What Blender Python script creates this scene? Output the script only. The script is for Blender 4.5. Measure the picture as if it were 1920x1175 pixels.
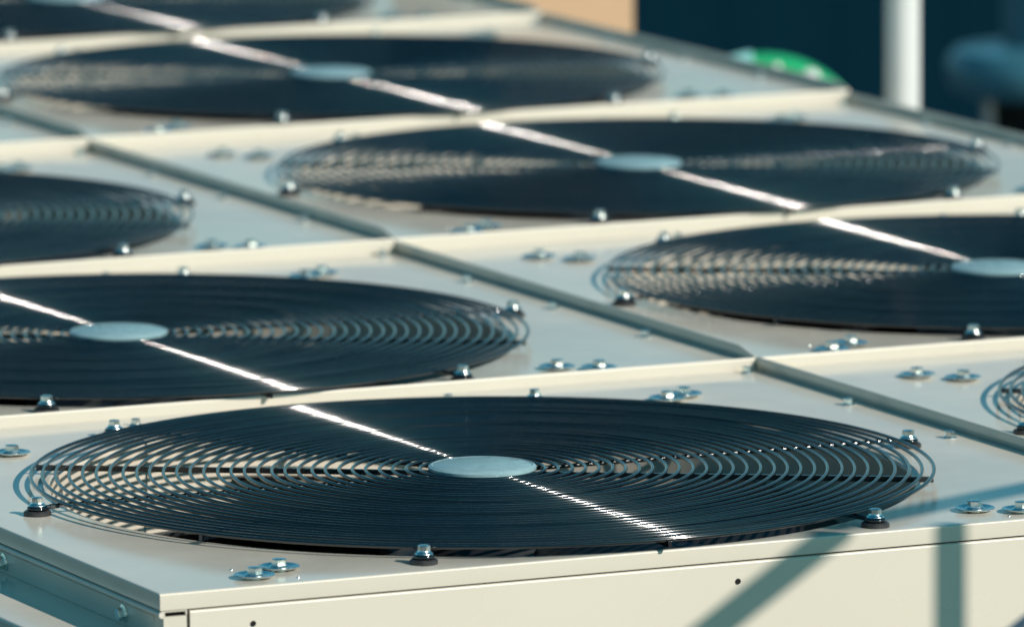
import bpy, math, random
from mathutils import Vector, Matrix

random.seed(7)
PI = math.pi
scene = bpy.context.scene
for o in list(bpy.data.objects):
    bpy.data.objects.remove(o)

# ------------------------------------------------------------------ camera
YAW, PITCH, ROLL = 0.43264918, 0.14747131, -0.00573212
F_PX = 15936.0
fw = Vector((math.sin(YAW) * math.cos(PITCH), math.cos(YAW) * math.cos(PITCH), -math.sin(PITCH)))
rt = Vector((math.cos(YAW), -math.sin(YAW), 0))
up = rt.cross(fw)
r2 = rt * math.cos(ROLL) + up * math.sin(ROLL)
u2 = -rt * math.sin(ROLL) + up * math.cos(ROLL)
cam_data = bpy.data.cameras.new("camera")
cam = bpy.data.objects.new("camera", cam_data)
scene.collection.objects.link(cam)
m = Matrix.Identity(4)
for k in range(3):
    m[k][0], m[k][1], m[k][2] = r2[k], u2[k], -fw[k]
m[0][3], m[1][3], m[2][3] = -2.62078, -6.36840, 1.25354
cam.matrix_world = m
cam_data.sensor_width = 36
cam_data.lens = F_PX / 1920 * 36
cam_data.clip_start = 0.05
cam_data.clip_end = 3000
cam_data.dof.use_dof = True
cam_data.dof.focus_distance = 7.36
cam_data.dof.aperture_fstop = 7.8
scene.camera = cam

# ------------------------------------------------------------------ light
L = Vector((0.436, -0.727, 0.530)).normalized()
elev = math.asin(L.z)
world = bpy.data.worlds.new("World")
scene.world = world
world.use_nodes = True
wn = world.node_tree
wn.nodes.clear()
wo = wn.nodes.new("ShaderNodeOutputWorld")
bg = wn.nodes.new("ShaderNodeBackground")
sky = wn.nodes.new("ShaderNodeTexSky")
sky.sky_type = 'NISHITA'
sky.sun_disc = False
sky.sun_elevation = elev
sky.sun_rotation = math.atan2(L.x, L.y)
sky.ozone_density = 3.0
sky.air_density = 1.0
sky.dust_density = 0.7
tint = wn.nodes.new("ShaderNodeMix")
tint.data_type = 'RGBA'
tint.blend_type = 'MULTIPLY'
tint.inputs['Factor'].default_value = 1.0
tint.inputs['B'].default_value = (0.26, 0.98, 1.0, 1)
# clear air is bluer overhead, whiter in the haze near the horizon
wtc = wn.nodes.new("ShaderNodeTexCoord")
wsp = wn.nodes.new("ShaderNodeSeparateXYZ")
wmr = wn.nodes.new("ShaderNodeMapRange")
wmr.interpolation_type = 'SMOOTHSTEP'
wmr.inputs['From Min'].default_value = 0.0
wmr.inputs['From Max'].default_value = 0.6
wmx = wn.nodes.new("ShaderNodeMix")
wmx.data_type = 'RGBA'
wmx.inputs['A'].default_value = (0.62, 0.96, 0.92, 1)
wmx.inputs['B'].default_value = (0.08, 0.84, 0.80, 1)
wn.links.new(wtc.outputs['Generated'], wsp.inputs[0])
wn.links.new(wsp.outputs['Z'], wmr.inputs['Value'])
wn.links.new(wmr.outputs['Result'], wmx.inputs['Factor'])
wn.links.new(wmx.outputs['Result'], tint.inputs['B'])
wn.links.new(sky.outputs[0], tint.inputs['A'])
wn.links.new(tint.outputs['Result'], bg.inputs[0])
bg.inputs[1].default_value = 0.105
wn.links.new(bg.outputs[0], wo.inputs[0])

sd = bpy.data.lights.new("sun", 'SUN')
sd.energy = 4.85
sd.angle = math.radians(0.53)
sd.color = (1.0, 0.915, 0.84)
sun = bpy.data.objects.new("sun", sd)
scene.collection.objects.link(sun)
sun.rotation_euler = L.to_track_quat('Z', 'Y').to_euler()
sun.location = L * 30

scene.view_settings.view_transform = 'Standard'
scene.view_settings.look = 'None'
scene.view_settings.exposure = 0.05
scene.view_settings.gamma = 1.0
scene.cycles.use_denoising = True

C = scene.collection

# ------------------------------------------------------------------ materials
def mat(name, base, rough=0.5, metal=0.0, bump=None, vary=None, coat=0.0, coat_rough=0.1, spec=0.5, specks=None):
    mt = bpy.data.materials.new(name)
    mt.use_nodes = True
    nt = mt.node_tree
    b = nt.nodes['Principled BSDF']
    b.inputs['Base Color'].default_value = (*base, 1)
    b.inputs['Roughness'].default_value = rough
    b.inputs['Metallic'].default_value = metal
    b.inputs['Coat Weight'].default_value = coat
    b.inputs['Coat Roughness'].default_value = coat_rough
    b.inputs['Specular IOR Level'].default_value = spec
    tc = nt.nodes.new('ShaderNodeTexCoord')
    if vary:
        scale, amt, ramt = vary
        n = nt.nodes.new('ShaderNodeTexNoise')
        n.inputs['Scale'].default_value = scale
        n.inputs['Detail'].default_value = 6
        nt.links.new(tc.outputs['Object'], n.inputs['Vector'])
        mr = nt.nodes.new('ShaderNodeMapRange')
        mr.inputs['From Min'].default_value = 0.3
        mr.inputs['From Max'].default_value = 0.7
        mr.inputs['To Min'].default_value = 1 - amt
        mr.inputs['To Max'].default_value = 1 + amt * 0.4
        nt.links.new(n.outputs['Fac'], mr.inputs['Value'])
        mx = nt.nodes.new('ShaderNodeMix')
        mx.data_type = 'RGBA'
        mx.blend_type = 'MULTIPLY'
        mx.inputs['Factor'].default_value = 1
        mx.inputs['A'].default_value = (*base, 1)
        nt.links.new(mr.outputs['Result'], mx.inputs['B'])
        last = mx.outputs['Result']
        if specks:
            n3 = nt.nodes.new('ShaderNodeTexNoise')
            n3.inputs['Scale'].default_value = specks[0]
            n3.inputs['Detail'].default_value = 3
            nt.links.new(tc.outputs['Object'], n3.inputs['Vector'])
            m3 = nt.nodes.new('ShaderNodeMapRange')
            m3.inputs['From Min'].default_value = specks[1]
            m3.inputs['From Max'].default_value = specks[1] + 0.06
            nt.links.new(n3.outputs['Fac'], m3.inputs['Value'])
            mx3 = nt.nodes.new('ShaderNodeMix')
            mx3.data_type = 'RGBA'
            nt.links.new(m3.outputs['Result'], mx3.inputs['Factor'])
            nt.links.new(last, mx3.inputs['A'])
            mx3.inputs['B'].default_value = (*[c * specks[2] for c in base], 1)
            last = mx3.outputs['Result']
        nt.links.new(last, b.inputs['Base Color'])
        mr2 = nt.nodes.new('ShaderNodeMapRange')
        mr2.inputs['From Min'].default_value = 0.3
        mr2.inputs['From Max'].default_value = 0.7
        mr2.inputs['To Min'].default_value = max(0.02, rough - ramt)
        mr2.inputs['To Max'].default_value = rough + ramt
        nt.links.new(n.outputs['Fac'], mr2.inputs['Value'])
        nt.links.new(mr2.outputs['Result'], b.inputs['Roughness'])
    if bump:
        prev = None
        for sc, st, dist in bump:
            n2 = nt.nodes.new('ShaderNodeTexNoise')
            n2.inputs['Scale'].default_value = sc
            n2.inputs['Detail'].default_value = 2
            nt.links.new(tc.outputs['Object'], n2.inputs['Vector'])
            bp = nt.nodes.new('ShaderNodeBump')
            bp.inputs['Strength'].default_value = st
            bp.inputs['Distance'].default_value = dist
            nt.links.new(n2.outputs['Fac'], bp.inputs['Height'])
            if prev:
                nt.links.new(prev.outputs['Normal'], bp.inputs['Normal'])
            prev = bp
        nt.links.new(prev.outputs['Normal'], b.inputs['Normal'])
    return mt

CREAM = (0.58, 0.533, 0.438)
M_CREAM = mat('cream_paint_lit', (0.635, 0.59, 0.495), 0.15, 0, [(4, 0.10, 0.004), (900, 0.06, 0.0001)], (7, 0.10, 0.05),
              specks=(160, 0.76, 0.72), spec=0.19)  # cream panel paint with sunlight added to its colour so the decks look brighter
M_FACE = mat('cream_panel_paint', CREAM, 0.27, 0, [(3, 0.25, 0.004), (700, 0.12, 0.0002)], (4, 0.035, 0.05),
             specks=(120, 0.77, 0.8), spec=0.3)
M_BLACK = mat('black_guard_coating', (0.003, 0.006, 0.009), 0.10, 0, None, (40, 0.3, 0.006), spec=1.0)
M_BLACK.node_tree.nodes['Principled BSDF'].inputs['IOR'].default_value = 1.50
M_PLATE = mat('grey_guard_plate', (0.26, 0.40, 0.42), 0.32, 0, [(45, 0.5, 0.001)], (70, 0.16, 0.10), specks=(160, 0.66, 1.25))
M_BLADE = mat('black_fan_plastic', (0.010, 0.011, 0.013), 0.35, 0, None, (30, 0.3, 0.08))
M_RUBBER = mat('black_rubber', (0.03, 0.03, 0.03), 0.45, 0, [(600, 0.4, 0.0003)], (300, 0.4, 0.1))
M_ZINC = mat('zinc_plated_steel', (0.86, 0.88, 0.82), 0.26, 1.0, [(300, 0.25, 0.0004)], (300, 0.10, 0.06))
M_DARK = mat('interior_shade', (0.006, 0.008, 0.010), 0.8, 0, None, (20, 0.3, 0.05))  # shade below the fans, put into the colour
M_HOLE = mat('black_hole', (0.002, 0.002, 0.002), 0.9)
M_NAVY = mat('navy_cladding_paint', (0.0008, 0.026, 0.044), 0.6, 0, None, (0.3, 0.10, 0.05), spec=0.1)
M_TAN = mat('tan_render', (0.50, 0.325, 0.19), 0.8, 0, [(60, 0.3, 0.003)], (8, 0.08, 0.05))
M_WHITE = mat('white_paint', (0.66, 0.67, 0.64), 0.4, 0, None, (10, 0.05, 0.05))
M_GREEN = mat('green_gloss_plastic', (0.02, 0.34, 0.13), 0.12, 0, None, (8, 0.1, 0.03))
M_CYAN = mat('pale_cyan_plastic', (0.30, 0.66, 0.62), 0.3, 0, None, (8, 0.1, 0.03))
M_VENT = mat('blue_grey_vent_paint', (0.045, 0.165, 0.215), 0.35, 0, None, (8, 0.15, 0.05))
M_ROOF = mat('roof_membrane', (0.05, 0.052, 0.055), 0.85, 0, [(40, 0.4, 0.004)], (3, 0.25, 0.05), specks=(25, 0.62, 0.6))
M_GALV = mat('galvanised_steel', (0.45, 0.47, 0.48), 0.4, 0.9, None, (20, 0.15, 0.1))

# ------------------------------------------------------------------ mesh helpers
def me(name, verts, faces, material, smooth=False, sharp_deg=None):
    d = bpy.data.meshes.new(name)
    d.from_pydata(verts, [], faces)
    d.materials.append(material)
    if smooth:
        d.polygons.foreach_set('use_smooth', [True] * len(faces))
        if sharp_deg is not None:
            d.set_sharp_from_angle(angle=math.radians(sharp_deg))
    d.update()
    return d

def ob(name, data, parent=None, loc=(0, 0, 0), rot=(0, 0, 0)):
    o = bpy.data.objects.new(name, data)
    C.objects.link(o)
    o.location = loc
    o.rotation_euler = rot
    if parent is not None:
        o.parent = parent
    return o

def tag(o, label, cat, group=None, kind=None):
    if label: o['label'] = label
    if cat: o['category'] = cat
    if group: o['group'] = group
    if kind: o['kind'] = kind
    return o

class G:
    def __init__(s): s.v = []; s.f = []
    def add(s, v, f):
        n = len(s.v); s.v += [tuple(x) for x in v]; s.f += [tuple(i + n for i in q) for q in f]
    def box(s, x0, y0, z0, x1, y1, z1):
        s.add([(x0, y0, z0), (x1, y0, z0), (x1, y1, z0), (x0, y1, z0), (x0, y0, z1), (x1, y0, z1), (x1, y1, z1), (x0, y1, z1)],
              [(3, 2, 1, 0), (4, 5, 6, 7), (0, 1, 5, 4), (1, 2, 6, 5), (2, 3, 7, 6), (3, 0, 4, 7)])
    def lathe(s, prof, n=48, c=(0, 0), caps=True, phase=0.0, jitter=0):
        v = []
        for r, z in prof:
            for k in range(n):
                a = 2 * PI * k / n + phase
                v.append((c[0] + r * math.cos(a), c[1] + r * math.sin(a), z))
        f = []
        for i in range(len(prof) - 1):
            for k in range(n):
                k2 = (k + 1) % n
                f.append((i * n + k, i * n + k2, (i + 1) * n + k2, (i + 1) * n + k))
        if caps:
            f.append(tuple(reversed(range(n))))
            f.append(tuple((len(prof) - 1) * n + k for k in range(n)))
        s.add(v, f)
    def extrude(s, prof, axis, a, b, closed=True):
        # prof: list of (p, z); axis 'x' -> p is y ; axis 'y' -> p is x
        n = len(prof)
        v = []
        for t in (a, b):
            for p, z in prof:
                v.append((t, p, z) if axis == 'x' else (p, t, z))
        f = []
        for k in range(n if closed else n - 1):
            k2 = (k + 1) % n
            f.append((k, k2, n + k2, n + k))
        if closed:
            f.append(tuple(reversed(range(n)))); f.append(tuple(n + k for k in range(n)))
        s.add(v, f)
    def tube(s, p0, p1, r, n=12):
        p0, p1 = Vector(p0), Vector(p1)
        d = (p1 - p0).normalized()
        a = d.orthogonal().normalized(); b = d.cross(a)
        v = []
        for p in (p0, p1):
            for k in range(n):
                t = 2 * PI * k / n
                v.append(p + a * r * math.cos(t) + b * r * math.sin(t))
        f = [(k, (k + 1) % n, n + (k + 1) % n, n + k) for k in range(n)]
        f += [tuple(reversed(range(n))), tuple(n + k for k in range(n))]
        s.add(v, f)
    def mesh(s, name, m_, smooth=False, sharp=None): return me(name, s.v, s.f, m_, smooth, sharp)

def torus(name, R, r, m_, nseg=144, ns=8, wob=0.0):
    v, f = [], []
    for i in range(nseg):
        a = 2 * PI * i / nseg
        dz = wob * math.sin(3 * a + R * 90) + wob * 0.5 * math.sin(7 * a + R * 200)
        for j in range(ns):
            b = 2 * PI * j / ns
            rr = R + r * math.cos(b)
            v.append((rr * math.cos(a), rr * math.sin(a), r * math.sin(b) + dz))
    for i in range(nseg):
        for j in range(ns):
            i2, j2 = (i + 1) % nseg, (j + 1) % ns
            f.append((i * ns + j, i2 * ns + j, i2 * ns + j2, i * ns + j2))
    return me(name, v, f, m_, True)

# ------------------------------------------------------------------ dimensions
W = 0.97177
YR = [0.0, 0.85238, 1.70096, 2.55528, 3.41301, 4.27]
ZR = [0.0, 0.00626, 0.01614, 0.02630, 0.03374, 0.040]
LIP = 0.0056
FX, FY = 0.4711, 0.3912
RC, PH = 0.4202, -0.0230
ZG = 0.0106
R_HOLE = 0.3825
XE = 2 * W

# ------------------------------------------------------------------ setting
g = G(); g.add([(-300, -300, -1.9), (300, -300, -1.9), (300, 300, -1.9), (-300, 300, -1.9)], [(0, 1, 2, 3)])
roof = ob('flat_roof', g.mesh('flat_roof', M_ROOF)); roof['kind'] = 'structure'

# navy clad plant room far behind
def place(u, v, d):
    return Vector((-2.62078, -6.36840, 1.25354)) + d * (fw + r2 * ((u - 960) / F_PX) + u2 * ((587.5 - v) / F_PX))

plant = ob('plant_room', None)
tag(plant, 'dark navy clad plant room filling the background beyond the pale pipe', 'building')
g = G()
a0 = Vector((4.2, 15.5)); a1 = Vector((14.5, 7.6))      # long face, turned away from the sun
dirw = (a1 - a0).normalized(); nrm = Vector((dirw.y, -dirw.x))
# build in the plane of the wall; the camera side is -nrm or +nrm
camxy = Vector((-2.62, -6.37))
if (camxy - a0).dot(nrm) < 0: nrm = -nrm
plant.location = (a0.x, a0.y, -1.9)
Lw = 24.0
def wallpt(s_, off, z): 
    p = dirw * s_ + nrm * off
    return (p.x, p.y, z)
s0 = -12.0
v = [wallpt(s0, 0, 0), wallpt(s0 + Lw, 0, 0), wallpt(s0 + Lw, -5, 0), wallpt(s0, -5, 0),
     wallpt(s0, 0, 1.62), wallpt(s0 + Lw, 0, 1.62), wallpt(s0 + Lw, -5, 1.62), wallpt(s0, -5, 1.62)]
g.add(v, [(0, 1, 5, 4), (1, 2, 6, 5), (2, 3, 7, 6), (3, 0, 4, 7), (4, 5, 6, 7)])
ob('wall', g.mesh('plant_wall', M_NAVY), plant)
g = G()
s_ = s0
while s_ < s0 + Lw:
    v = [wallpt(s_, 0.0, 0.0), wallpt(s_ + 0.05, 0.0025, 0.0), wallpt(s_ + 0.15, 0.0025, 0.0), wallpt(s_ + 0.20, 0.0, 0.0)]
    v += [(x, y, 1.57) for x, y, z in v]
    g.add(v, [(0, 1, 5, 4), (1, 2, 6, 5), (2, 3, 7, 6), (4, 5, 6, 7)])
    s_ += 0.3
rb = ob('cladding_rib', g.mesh('cladding_rib', M_NAVY), plant); rb['kind'] = 'stuff'
g = G()
v = [wallpt(s0 - .05, 0.08, 1.62), wallpt(s0 + Lw + .05, 0.08, 1.62), wallpt(s0 + Lw + .05, -5.05, 1.62), wallpt(s0 - .05, -5.05, 1.62)]
v += [(x, y, 1.72) for x, y, z in v]
g.add(v, [(3, 2, 1, 0), (4, 5, 6, 7), (0, 1, 5, 4), (1, 2, 6, 5), (2, 3, 7, 6), (3, 0, 4, 7)])
ob('coping', g.mesh('coping', M_VENT), plant)

# tan rendered chimney block just behind the chiller
tw = ob('chimney_stack', None, loc=(2.182, 3.645, -1.9))
tag(tw, 'tan rendered block rising behind the far right edge of the chiller deck', 'chimney')
g = G(); g.box(-0.20, 0.0, 0.0, 0.0, 0.34, 1.99)
ob('shaft', g.mesh('shaft', M_TAN), tw)
g = G(); g.box(-0.215, -0.012, 1.99, 0.012, 0.37, 2.04)
ob('cap', g.mesh('cap', M_TAN), tw)
wc = ob('white_cabinet', None, loc=(1.72, 4.45, -1.9))
tag(wc, 'off-white cabinet at the back left of the tan block', 'cabinet')
g = G(); g.box(-0.45, 0.0, 0.06, 0.30, 0.5, 1.97); ob('body', g.mesh('cab_body', M_WHITE), wc)
g = G(); g.box(-0.47, -0.02, 1.97, 0.32, 0.52, 2.0); ob('top', g.mesh('cab_top', M_WHITE), wc)
g = G(); g.box(-0.43, 0.02, 0.0, 0.28, 0.48, 0.06); ob('plinth', g.mesh('cab_plinth', M_ROOF), wc)

# white vertical pipe
pb = place(1692, 200, 10.7)
pipe = ob('white_pipe', None, loc=(pb.x, pb.y, -1.9))
tag(pipe, 'slender white vertical pipe standing behind the right edge of the chiller', 'pipe')
g = G(); g.lathe([(0.0218, 0.0), (0.0218, 2.2)], 40); ob('tube', g.mesh('pipe_tube', M_WHITE, True, 40), pipe)
g = G(); g.lathe([(0.07, 0.0), (0.07, 0.008), (0.027, 0.012), (0.027, 0.06), (0.0215, 0.065)], 40)
ob('base_flange', g.mesh('pipe_flange', M_WHITE, True, 40), pipe)
g = G(); g.lathe([(0.0255, 1.95), (0.0255, 2.0)], 40); ob('coupling', g.mesh('pipe_coupling', M_WHITE, True, 40), pipe).location.z = -0.85

# green swan-neck pipe
gp = place(1432, 303, 11.0)
goose = ob('swan_neck_pipe', None, loc=(gp.x, gp.y, -1.9))
tag(goose, 'glossy green swan-neck pipe whose bend peeks over the chiller edge', 'pipe')
H0 = gp.z + 1.9
RB, RT_ = 0.1185, 0.0235
def bend(a0_, a1_, r, nseg=40, ns=24):
    v, f = [], []
    for i in range(nseg + 1):
        a = a0_ + (a1_ - a0_) * i / nseg
        c = rt * (RB * math.cos(a)) + Vector((0, 0, RB * math.sin(a)))
        er = rt * math.cos(a) + Vector((0, 0, math.sin(a)))
        ey = Vector((rt.y, -rt.x, 0))
        for j in range(ns):
            b_ = 2 * PI * j / ns
            v.append(tuple(c + er * (r * math.cos(b_)) + ey * (r * math.sin(b_))))
    for i in range(nseg):
        for j in range(ns):
            f.append((i * ns + j, i * ns + (j + 1) % ns, (i + 1) * ns + (j + 1) % ns, (i + 1) * ns + j))
    f.append(tuple(range(ns))); f.append(tuple(reversed(range(nseg * ns, nseg * ns + ns))))
    return v, f
g = G(); g.add(*bend(0, PI, RT_)); ob('bend', g.mesh('pipe_bend', M_GREEN, True, 50), goose, (0, 0, H0))
g = G(); g.add(*bend(math.radians(96), math.radians(124), RT_ * 1.12)); sl = ob('sleeve', g.mesh('pipe_sleeve', M_CYAN, True, 50), goose, (0, 0, H0))
sl['label'] = 'pale cyan sleeve on the green bend'
g = G(); g.tube(rt * -RB, rt * -RB + Vector((0, 0, H0)), RT_, 24); ob('riser', g.mesh('pipe_riser', M_GREEN, True, 50), goose)
g = G(); g.tube(rt * RB + Vector((0, 0, H0 - 0.35)), rt * RB + Vector((0, 0, H0)), RT_, 24); ob('outlet', g.mesh('pipe_outlet', M_GREEN, True, 50), goose)

for ang_, pr_ in ((60, 0.0135), (82, 0.0070)):  # white domes added to stand in for sun glints on the green bend
    a_ = math.radians(ang_)
    ey_ = Vector((rt.y, -rt.x, 0))
    pc = rt * (RB * math.cos(a_)) + Vector((0, 0, RB * math.sin(a_))) + ey_ * (RT_ * 0.8) + Vector((0, 0, 0.006))
    g = G(); g.lathe([(pr_, -pr_ * .6), (pr_ * 1.05, 0), (pr_ * .8, pr_ * .6), (pr_ * .3, pr_ * .9), (0.0005, pr_)], 20)
    bc = ob('painted_glint', g.mesh('painted_glint', M_WHITE, True, 50), goose, (pc.x, pc.y, H0 + pc.z))
    bc.rotation_euler = ey_.to_track_quat('Z', 'Y').to_euler()

# roof vent cowl at the right
vp = place(1985, 132, 14.0)
vent = ob('roof_vent', None, loc=(vp.x, vp.y, -1.9))
tag(vent, 'blue grey roof vent with a wide round collar at the right edge', 'vent')
zc = vp.z + 1.9
g = G(); g.lathe([(0.125, 0.0), (0.125, zc - 0.045)], 48); ob('stack', g.mesh('vent_stack', M_HOLE, True, 40), vent)
g = G(); g.lathe([(0.13, zc - 0.045), (0.178, zc - 0.03), (0.186, zc - 0.01), (0.186, zc + 0.018), (0.172, zc + 0.036), (0.10, zc + 0.045)], 56)
ob('collar', g.mesh('vent_collar', M_VENT, True, 40), vent)
g = G(); g.lathe([(0.093, zc + 0.045), (0.093, zc + 0.75)], 48); ob('neck', g.mesh('vent_neck', M_VENT, True, 40), vent)
g = G(); g.lathe([(0.10, zc + 0.75), (0.2, zc + 0.76), (0.16, zc + 0.84), (0.02, zc + 0.90)], 48); ob('rain_cap', g.mesh('vent_cap', M_VENT, True, 40), vent)
g = G(); g.tube((-0.146, -0.03, 0.0), (-0.146, -0.03, zc - 0.04), 0.010, 12); ob('brace', g.mesh('vent_brace', M_GALV, True, 40), vent)

# guard rail between the sun and the unit (its shadows fall on the lower right)
def caster(p, d=1.5): return Vector(p) + L * d
rail = ob('guard_rail', None, loc=(caster((0.734, 0, 0)).x, caster((0.734, 0, 0)).y, -1.9))
tag(rail, 'galvanised steel rail frame beside the chiller, seen only by its shadows', 'railing')
o0 = rail.location
A = caster((0.6146, 0.0, -0.003)); Bm = caster((0.5106, 0.0, -0.0688))
dAB = (Bm - A).normalized()
B2 = A + dAB * 2.6
PT = caster((0.734, 0.0, 0.0))
K1 = caster((0.693, 0.063, 0.0)); K2 = caster((0.8796, 0.1384, 0.0))
g = G(); g.box(-0.0135, -0.0135, 0, 0.0135, 0.0135, PT.z + 1.9)
ob('post', g.mesh('rail_post', M_GALV), rail, rot=(0, 0, math.atan2(L.x, -L.y)))
g = G(); g.tube(A - dAB * 0.02 - o0, B2 - o0, 0.0135, 16); ob('brace', g.mesh('rail_brace', M_GALV, True, 40), rail)
K3 = K1 + (K2 - K1) * 3.2
g = G(); g.tube(K1 - (K2 - K1) * 0.35 - o0, K3 - o0, 0.0115, 16); ob('top_rail', g.mesh('top_rail', M_GALV, True, 40), rail)
g = G(); g.box(K3.x - o0.x - .0135, K3.y - o0.y - .0135, 0, K3.x - o0.x + .0135, K3.y - o0.y + .0135, K3.z + 1.9)
ob('post', g.mesh('rail_post_b', M_GALV), rail)

# ------------------------------------------------------------------ chiller cabinet
cab = ob('chiller_cabinet', None, loc=(0, 0, 0))
tag(cab, 'cream sheet metal cabinet carrying the whole grid of fan decks', 'air conditioner')
g = G()
pt = 0.0005
prof = [(pt, -0.62), (pt, -0.0181)] + [(pt + 0.0024 - 0.0024 * math.cos(t), -0.0181 + 0.0024 * math.sin(t)) for t in [PI / 2 * k / 5 for k in range(1, 6)]] + [(0.012, -0.0157), (0.012, -0.62)]
g.extrude(prof, 'x', 0.0268, W * 2 - 0.001)
ob('front_panel', g.mesh('front_panel', M_FACE, True, 50), cab)
for hx, hz in ((0.5304, -0.0322), (0.0831, -0.0313), (1.25, -0.034)):
    g = G(); g.lathe([(0.0024, 0), (0.0024, 0.0008)], 20)
    ob('screw_hole', g.mesh('screw_hole', M_HOLE), cab, (hx, pt - 0.0001, hz), (PI / 2, 0, 0))
# corner post: folded profile open at its top front
g = G()
g.box(0.0031, 0.0003, -0.0158, 0.0240, 0.020, -0.0148)
g.box(0.0031, 0.0003, -0.60, 0.0043, 0.020, -0.0158)
g.box(0.0228, 0.0003, -0.0192, 0.0240, 0.020, -0.0158)
g.box(0.0043, 0.0010, -0.60, 0.0240, 0.003, -0.0196)
ob('corner_post', g.mesh('corner_post', M_FACE), cab)
g = G(); g.box(0.0043, 0.0045, -0.0200, 0.0228, 0.006, -0.0156)
g.box(0.0240, 0.0105, -0.0195, 0.0268, 0.0115, -0.0144)
ob('slot_shade', g.mesh('slot_shade', M_HOLE), cab)  # black filler strips added for the shade in the slot and gap
# left side: rolled bead, rail, ledge
g = G()
n = 10
bead = [(0.0030 - 0.0040 * math.sin(PI * k / n), -0.0148 - 0.0030 + 0.0030 * math.cos(PI * k / n)) for k in range(n + 1)]
g.extrude(bead, 'y', 0.0004, YR[5])
ob('bead', g.mesh('side_bead', M_CREAM, True, 50), cab)
g = G(); g.extrude([(0.0022, -0.0214), (0.0052, -0.0413), (0.009, -0.0413), (0.009, -0.0214)], 'y', 0.0206, YR[5])
ob('side_rail', g.mesh('side_rail', M_CREAM), cab)
g = G()
LX = -0.0745
led = [(0.012, -0.0415)] + [(LX + 0.003 - 0.003 * math.sin(t), -0.0445 + 0.003 * math.cos(t)) for t in [PI / 2 * k / 5 for k in range(6)]] + [(LX, -0.62), (0.012, -0.62)]
g.extrude(led, 'y', 0.0004, YR[5])
ob('ledge', g.mesh('ledge', M_CREAM, True, 50), cab)
g = G(); g.box(0.0, YR[4], ZR[4] - 0.014, W - 0.002, YR[5], ZR[4])
ob('blank_cover', g.mesh('blank_cover', M_FACE), cab)
g = G(); g.box(XE - 0.006, 0.013, -0.62, XE - 0.003, YR[5], -0.018); g.box(0.0, YR[5] - 0.003, -0.62, XE - .006, YR[5], -0.02)
ob('side_panel', g.mesh('side_panel', M_CREAM), cab)
for fx_ in (0.1, 1.84):
    for fy_ in (0.2, 2.1, 4.0):
        g = G(); g.box(fx_ - .05, fy_ - .05, -1.9, fx_ + .05, fy_ + .05, -0.62)
        ob('leg', g.mesh('cabinet_leg', M_GALV), cab)
# flange bolts on the side rail
def hexhead(G_, r, z0, z1, ch=0.0008, phase=0.3, c=(0, 0)):
    G_.lathe([(r, z0), (r, z1 - ch * 0.6), (r * 0.90, z1)], 6, c=c, phase=phase)
g = G(); g.lathe([(0.0078, 0), (0.0078, 0.0009), (0.0062, 0.0018)], 28); hexhead(g, 0.0057, 0.0018, 0.0068)
SB = g.mesh('side_bolt', M_ZINC, True, 30)
for yb in [0.087 + 0.2715 * k for k in range(15)]:
    ob('side_bolt', SB, cab, (0.0036, yb, -0.0305), (0, -PI / 2 - 0.146, 0))

# ------------------------------------------------------------------ one fan module
def deck_mesh(x0, y0, x1, y1, col):
    g = G()
    N = 144
    angs = sorted(set([2 * PI * k / N for k in range(N)] + [math.atan2(yy - FY, xx - FX) % (2 * PI) for xx in (x0, x1) for yy in (y0, y1)]))
    n = len(angs)
    def outer(a):
        c, s = math.cos(a), math.sin(a)
        t = 1e9
        if c > 1e-9: t = min(t, (x1 - FX) / c)
        if c < -1e-9: t = min(t, (x0 - FX) / c)
        if s > 1e-9: t = min(t, (y1 - FY) / s)
        if s < -1e-9: t = min(t, (y0 - FY) / s)
        return FX + c * t, FY + s * t
    rings = []
    rings.append([(*outer(a), 0.0) for a in angs])
    rings.append([(FX + (R_HOLE + 0.004) * math.cos(a), FY + (R_HOLE + 0.004) * math.sin(a), 0.0) for a in angs])
    for k in range(1, 5):
        t = PI / 2 * k / 4
        rr = R_HOLE + 0.004 - 0.004 * math.sin(t)
        rings.append([(FX + rr * math.cos(a), FY + rr * math.sin(a), -0.004 + 0.004 * math.cos(t)) for a in angs])
    v = [p for r in rings for p in r]
    f = []
    for i in range(len(rings) - 1):
        for k in range(n):
            k2 = (k + 1) % n
            f.append((i * n + k, i * n + k2, (i + 1) * n + k2, (i + 1) * n + k))
    g.add(v, f)
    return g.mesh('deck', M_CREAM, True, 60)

def arc(cx, cz, r, a0, a1, n=5):
    return [(cx + r * math.cos(a0 + (a1 - a0) * k / n), cz + r * math.sin(a0 + (a1 - a0) * k / n)) for k in range(n + 1)]

BR = 0.0016   # bend radius of the sheet
def front_flange_mesh(first, drop, x0, x1):
    g = G()
    if first:
        prof = arc(BR, -BR, BR, PI / 2, PI, 5) + [(0, -0.0142), (0.0012, -0.0142), (0.0012, -BR)]
        prof = [(BR + 0.0001, 0.0)] + prof[1:] + [(BR + 0.0001, -0.0011)]
    else:
        top = LIP
        prof = [(0.0036, -0.0005), (0.0036, top - 0.0018)] + arc(0.0018, top - 0.0018, 0.0018, 0, PI, 8) + [(0, -drop), (0.0012, -drop)]
    g.extrude(prof, 'x', x0, x1)
    return g.mesh('front_flange', M_FACE, True, 50)

def side_flange_mesh(y0, y1):
    g = G()
    prof = [(BR + 0.0001, 0.0)] + arc(BR, -BR, BR, PI / 2, PI, 5)[1:] + [(0, -0.0136), (0.0012, -0.0136), (0.0012, -BR), (BR + 0.0001, -0.0011)]
    g.extrude(prof, 'y', y0, y1)
    return g.mesh('side_flange', M_CREAM, True, 50)

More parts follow.
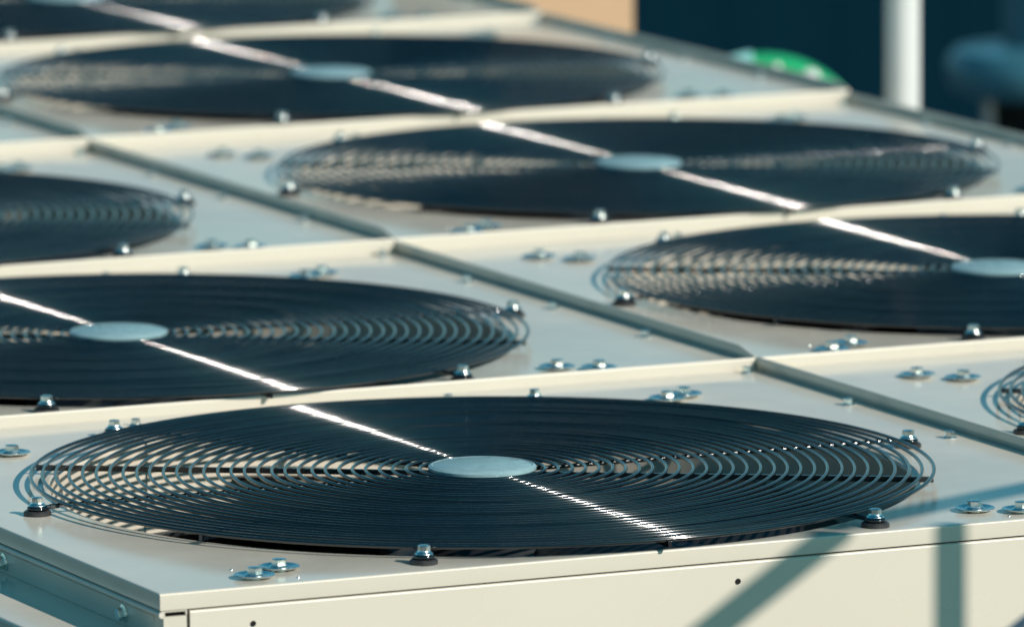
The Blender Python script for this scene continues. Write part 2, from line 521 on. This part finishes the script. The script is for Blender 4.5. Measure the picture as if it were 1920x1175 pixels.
def rib_mesh(x, y0, y1, h):
    # folded seam: rounded top edge, coved left face, front end ramped down to the lip
    g = G()
    def prof(hh):
        p = [(x + 0.0036, -0.0005), (x + 0.0036, hh - 0.0018)] + arc(x + 0.0018, hh - 0.0018, 0.0018, 0, PI, 8)
        p += [(x, hh * 0.40), (x + 0.0028, hh * 0.40), (x + 0.0028, -0.012)]
        return p
    secs = [(y0, LIP + 0.0004), (y0 + 0.035, h), (y1, h)]
    n = len(prof(h))
    v = [(px, y, z) for y, hh in secs for px, z in prof(hh)]
    f = []
    for i in range(len(secs) - 1):
        for k in range(n - 1):
            f.append((i * n + k, i * n + k + 1, (i + 1) * n + k + 1, (i + 1) * n + k))
    f.append(tuple(reversed(range(n)))); f.append(tuple((len(secs) - 1) * n + k for k in range(n)))
    g.add(v, f)
    return g.mesh('seam_rib', M_CREAM, True, 50)

# shared meshes
g = G()
g.lathe([(R_HOLE, -0.0041), (R_HOLE - 0.0015, -0.03), (R_HOLE - 0.0015, -0.105), (R_HOLE + 0.0005, -0.105), (R_HOLE + 0.0005, -0.0041)], 144, caps=False)
ORIFICE = g.mesh('orifice_ring', M_FACE, True, 50)
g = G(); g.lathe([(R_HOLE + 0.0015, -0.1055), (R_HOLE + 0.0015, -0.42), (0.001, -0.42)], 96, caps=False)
SHADE_SLEEVE = g.mesh('plenum_shade', M_DARK, True, 50)  # added dark sleeve keeps sunlight off the interior; plenum shade is its colour
RINGS = [torus('guard_ring', 0.0560 + 0.01192 * k + random.uniform(-.00035, .00035), 0.00163, M_BLACK, 96 if k < 10 else 144, 10, 0.00022) for k in range(29)]
RING_OUT = torus('guard_ring_outer', 0.4000, 0.00178, M_BLACK, 160, 10, 0.0)
RINGS.append(RING_OUT)
g = G(); g.lathe([(0.046, -0.0025), (0.048, -0.0015), (0.048, 0.0008), (0.047, 0.0016), (0.0, 0.0017)], 72, caps=False)
g.lathe([(0.03, -0.04), (0.03, -0.002)], 32)
g.lathe([(0.0460, 0.0016), (0.0452, 0.0022), (0.0444, 0.0017)], 72, caps=False)
PLATE = g.mesh('fan_guard', M_PLATE, True, 40)
def spoke_mesh(name, r0, r1, wd, ht, zc):
    g = G()
    g.tube((r0, 0, zc), (r1, 0, zc), wd, 10)
    return g.mesh(name, M_BLACK, True, 40)
SP_CLAMP = spoke_mesh('spoke', 0.040, 0.4085, 0.0019, 0, -0.0034)
g = G(); g.box(0.040, -0.0016, -0.0068, 0.4005, 0.0016, -0.0019)
SP_BAR = g.mesh('spoke_bar', M_BLACK)
# clamp
g = G()
pr = random.Random(3)
base = []
NP = 13
for zz, rr in ((0.0, 0.0120), (0.0030, 0.0120), (0.0042, 0.0106)):
    for k in range(NP):
        a = 2 * PI * k / NP
        base.append((rr * math.cos(a) * (1 + 0.05 * math.sin(2 * a + 1)), rr * math.sin(a), zz))
ff = [tuple(reversed(range(NP))), tuple(2 * NP + k for k in range(NP))]
for i in range(2):
    for k in range(NP):
        ff.append((i * NP + k, i * NP + (k + 1) % NP, (i + 1) * NP + (k + 1) % NP, (i + 1) * NP + k))
g.add(base, ff)
PAD = g.mesh('clamp', M_RUBBER, True, 40)
g = G(); g.lathe([(0.0070, 0.0042), (0.0086, 0.0050), (0.0092, 0.0062), (0.0086, 0.0076), (0.0070, 0.0083)], 32)
g.tube((-0.0085, 0, 0.0062), (-0.020, 0, 0.0068), 0.0021, 10)
EYE = g.mesh('wire_eye', M_BLACK, True, 50)
g = G(); g.lathe([(0.0074, 0.0083), (0.0078, 0.0086), (0.0077, 0.0090), (0.0072, 0.0094), (0.0064, 0.0098), (0.0057, 0.0106), (0.0055, 0.0114)], 32); hexhead(g, 0.0054, 0.0104, 0.0158)
g.lathe([(0.0040, 0.0157), (0.0034, 0.01595), (0.0022, 0.0161), (0.0005, 0.01615)], 20)
CBOLT = g.mesh('hex_bolt', M_ZINC, True, 38)
# big dished washer with hex head
g = G(); g.lathe([(0.0165, 0.0024), (0.0172, 0.0028), (0.0174, 0.0032), (0.0170, 0.0036), (0.0164, 0.0036), (0.0140, 0.0030), (0.0100, 0.0022), (0.0064, 0.0016), (0.0064, 0.0006), (0.0110, 0.0012)], 48, caps=False)
g.lathe([(0.0066, 0.0), (0.0066, 0.0018)], 24)
WASHER = g.mesh('washer', M_ZINC, True, 40)
g = G(); g.lathe([(0.0086, 0.0019), (0.0090, 0.0023), (0.0088, 0.0027), (0.0082, 0.0031), (0.0074, 0.0035), (0.0068, 0.0043)], 32); hexhead(g, 0.0066, 0.0036, 0.0094)
g.lathe([(0.0050, 0.0093), (0.0042, 0.00955), (0.0026, 0.0097), (0.0005, 0.00975)], 20)
WBOLT = g.mesh('washer_bolt', M_ZINC, True, 38)
g = G(); g.lathe([(0.0066, 0.0), (0.0068, 0.0005), (0.0065, 0.0010), (0.0056, 0.0014), (0.0049, 0.0022)], 24); hexhead(g, 0.0048, 0.0014, 0.0066, 0.0006)
g.lathe([(0.0038, 0.0065), (0.0028, 0.0069), (0.0005, 0.0070)], 16)
SCREW = g.mesh('seam_screw', M_ZINC, True, 38)
g = G(); g.lathe([(0.0017, 0.0), (0.0015, 0.0005), (0.0008, 0.0008)], 14)
RIVET = g.mesh('rivet', M_ZINC, True, 40)
g = G(); g.lathe([(0.088, -0.19), (0.092, -0.18), (0.092, -0.055), (0.080, -0.042), (0.03, -0.040)], 48)
HUB = g.mesh('fan_hub', M_BLADE, True, 40)
# sickle blade
def blade():
    v, f = [], []
    nr, nt = 12, 7
    for side in (0, 1):
        for i in range(nr + 1):
            t = i / nr
            r = 0.088 + (0.374 - 0.088) * t
            sweep = 0.62 * t ** 1.6 - 0.1 * t
            ch = math.radians(50 - 8 * t)
            for j in range(nt + 1):
                s = j / nt - 0.5
                a = sweep + s * ch * (1 - 0.15 * t)
                camber = 0.012 * (1 - 4 * s * s)
                z = -0.070 + s * (0.085 - 0.035 * t) + camber - side * 0.004
                v.append((r * math.cos(a), r * math.sin(a), z))
    n1 = nt + 1; off = (nr + 1) * n1
    for i in range(nr):
        for j in range(nt):
            q = (i * n1 + j, (i + 1) * n1 + j, (i + 1) * n1 + j + 1, i * n1 + j + 1)
            f.append(q); f.append(tuple(off + k for k in reversed(q)))
    for i in range(nr):
        for j in (0, nt):
            a, b = i * n1 + j, (i + 1) * n1 + j
            f.append((a, b, off + b, off + a))
    for j in range(nt):
        for i in (0, nr):
            a, b = i * n1 + j, i * n1 + j + 1
            f.append((a, b, off + b, off + a))
    return me('fan_blade', v, f, M_BLADE, True, 50)
BLADE = blade()

X0 = BR + 0.0001
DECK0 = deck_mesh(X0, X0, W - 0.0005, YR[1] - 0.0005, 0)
def build_module(i, j, label):
    root = ob('fan_module', None, loc=(i * W, YR[j], ZR[j]))
    tag(root, label, 'fan', 'fan modules of the rooftop chiller')
    d = YR[j + 1] - YR[j]
    x0 = X0 if i == 0 else 0.0036
    x1 = W - (0.0005 if i == 0 else 0.0)
    y0 = X0 if j == 0 else 0.0036
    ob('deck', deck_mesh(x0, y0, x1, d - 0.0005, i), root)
    drop = 0.0142 if j == 0 else ZR[j] - ZR[j - 1] + 0.004
    ob('front_flange', front_flange_mesh(j == 0, drop, 0.0 if i == 0 else 0.0008, W - 0.0008), root)
    if i == 0:
        ob('side_flange', side_flange_mesh(X0 if j == 0 else 0.0036, d - 0.0006), root)
    else:
        ob('seam_rib', rib_mesh(0.0, 0.0037 if j == 0 else 0.004, d - 0.0008, 0.0128), root)
        ob('edge_upstand', rib_mesh(W - 0.0036, 0.0037, d - 0.0008, 0.0120), root)
    ob('orifice_ring', ORIFICE, root, (FX, FY, 0))
    ob('plenum_shade', SHADE_SLEEVE, root, (FX, FY, 0))
    ob('fan_hub', HUB, root, (FX, FY, 0))
    ph = random.uniform(0, 2 * PI)
    if (i, j) == (0, 0): ph = math.radians(128)
    for k in range(5):
        ob('fan_blade', BLADE, root, (FX, FY, 0), (0, 0, ph + k * 2 * PI / 5))
    guard = ob('fan_guard', PLATE, root, (FX, FY, ZG + 0.0016), (0, 0, random.uniform(0, 6)))
    tw_ = -guard.rotation_euler.z
    for k, rm in enumerate(RINGS):
        ob('guard_ring', rm, guard, (random.uniform(-.0003, .0003), random.uniform(-.0003, .0003), -0.0016 + random.uniform(-.00012, .00012)), (random.uniform(-.0005, .0005), random.uniform(-.0005, .0005), tw_))
    for k in range(6):
        a = PH + k * PI / 3
        ob('spoke', SP_CLAMP, guard, (0, 0, -0.0016), (0, 0, tw_ + a))
        ob('spoke', SP_BAR, guard, (0, 0, -0.0016), (0, 0, tw_ + a + PI / 6))
    for k in range(6):
        a = PH + k * PI / 3
        rz = a + random.uniform(-.04, .04)
        cl = ob('clamp', PAD, root, (FX + RC * math.cos(a), FY + RC * math.sin(a), 0), (0, 0, rz))
        ob('wire_eye', EYE, cl)
        ob('hex_bolt', CBOLT, cl, rot=(0, 0, random.uniform(0, 1)))
    for wx_, wy_ in ((0.099, 0.034), (0.133, 0.061), (0.786, 0.054), (0.820, 0.032), (0.117, 0.743), (0.148, 0.708), (0.813, 0.721), (0.838, 0.736)):
        w_ = ob('washer', WASHER, root, (wx_, wy_, 0), (random.uniform(-.02, .02), random.uniform(-.02, .02), random.uniform(0, 6)))
        ob('hex_bolt', WBOLT, w_, rot=(0, 0, random.uniform(0, 1)))
    xs = W - 0.020
    for ys in (0.200, 0.410, 0.621, 0.838):
        ob('seam_screw', SCREW, root, (xs + random.uniform(-.003, .003), ys, 0), (0, 0, random.uniform(0, 1)))
    for xq in (0.312, 0.629):
        ob('seam_screw', SCREW, root, (xq, 0.812, 0), (0, 0, random.uniform(0, 1)))
    for xq, yq in ((0.0965, 0.078), (0.132, 0.019), (0.835, 0.064), (0.80, 0.018)):
        ob('rivet', RIVET, root, (xq, yq, -0.0002))
    return root

LAB = {
 (0, 0): 'large sharp fan grille at the front, its cream deck forming the bottom left corner',
 (0, 1): 'fan module behind the front one, pale hub plate near the left edge',
 (0, 2): 'fan module two rows behind the front one, grille cut by the left edge',
 (0, 3): 'blurred deck corner in the far left, just beside the long seam',
 (1, 0): 'fan module at the right edge beside the front one, only its grille rim showing',
 (1, 1): 'second row fan module at the right edge, hub plate touching the frame',
 (1, 2): 'third row fan module right of the seam, whole oval grille in view',
 (1, 3): 'blurred fourth row fan module, hub plate left of the top centre',
 (1, 4): 'farthest fan module, its dark grille cut by the top edge',
}
for (i, j), lab in LAB.items():
    build_module(i, j, lab)
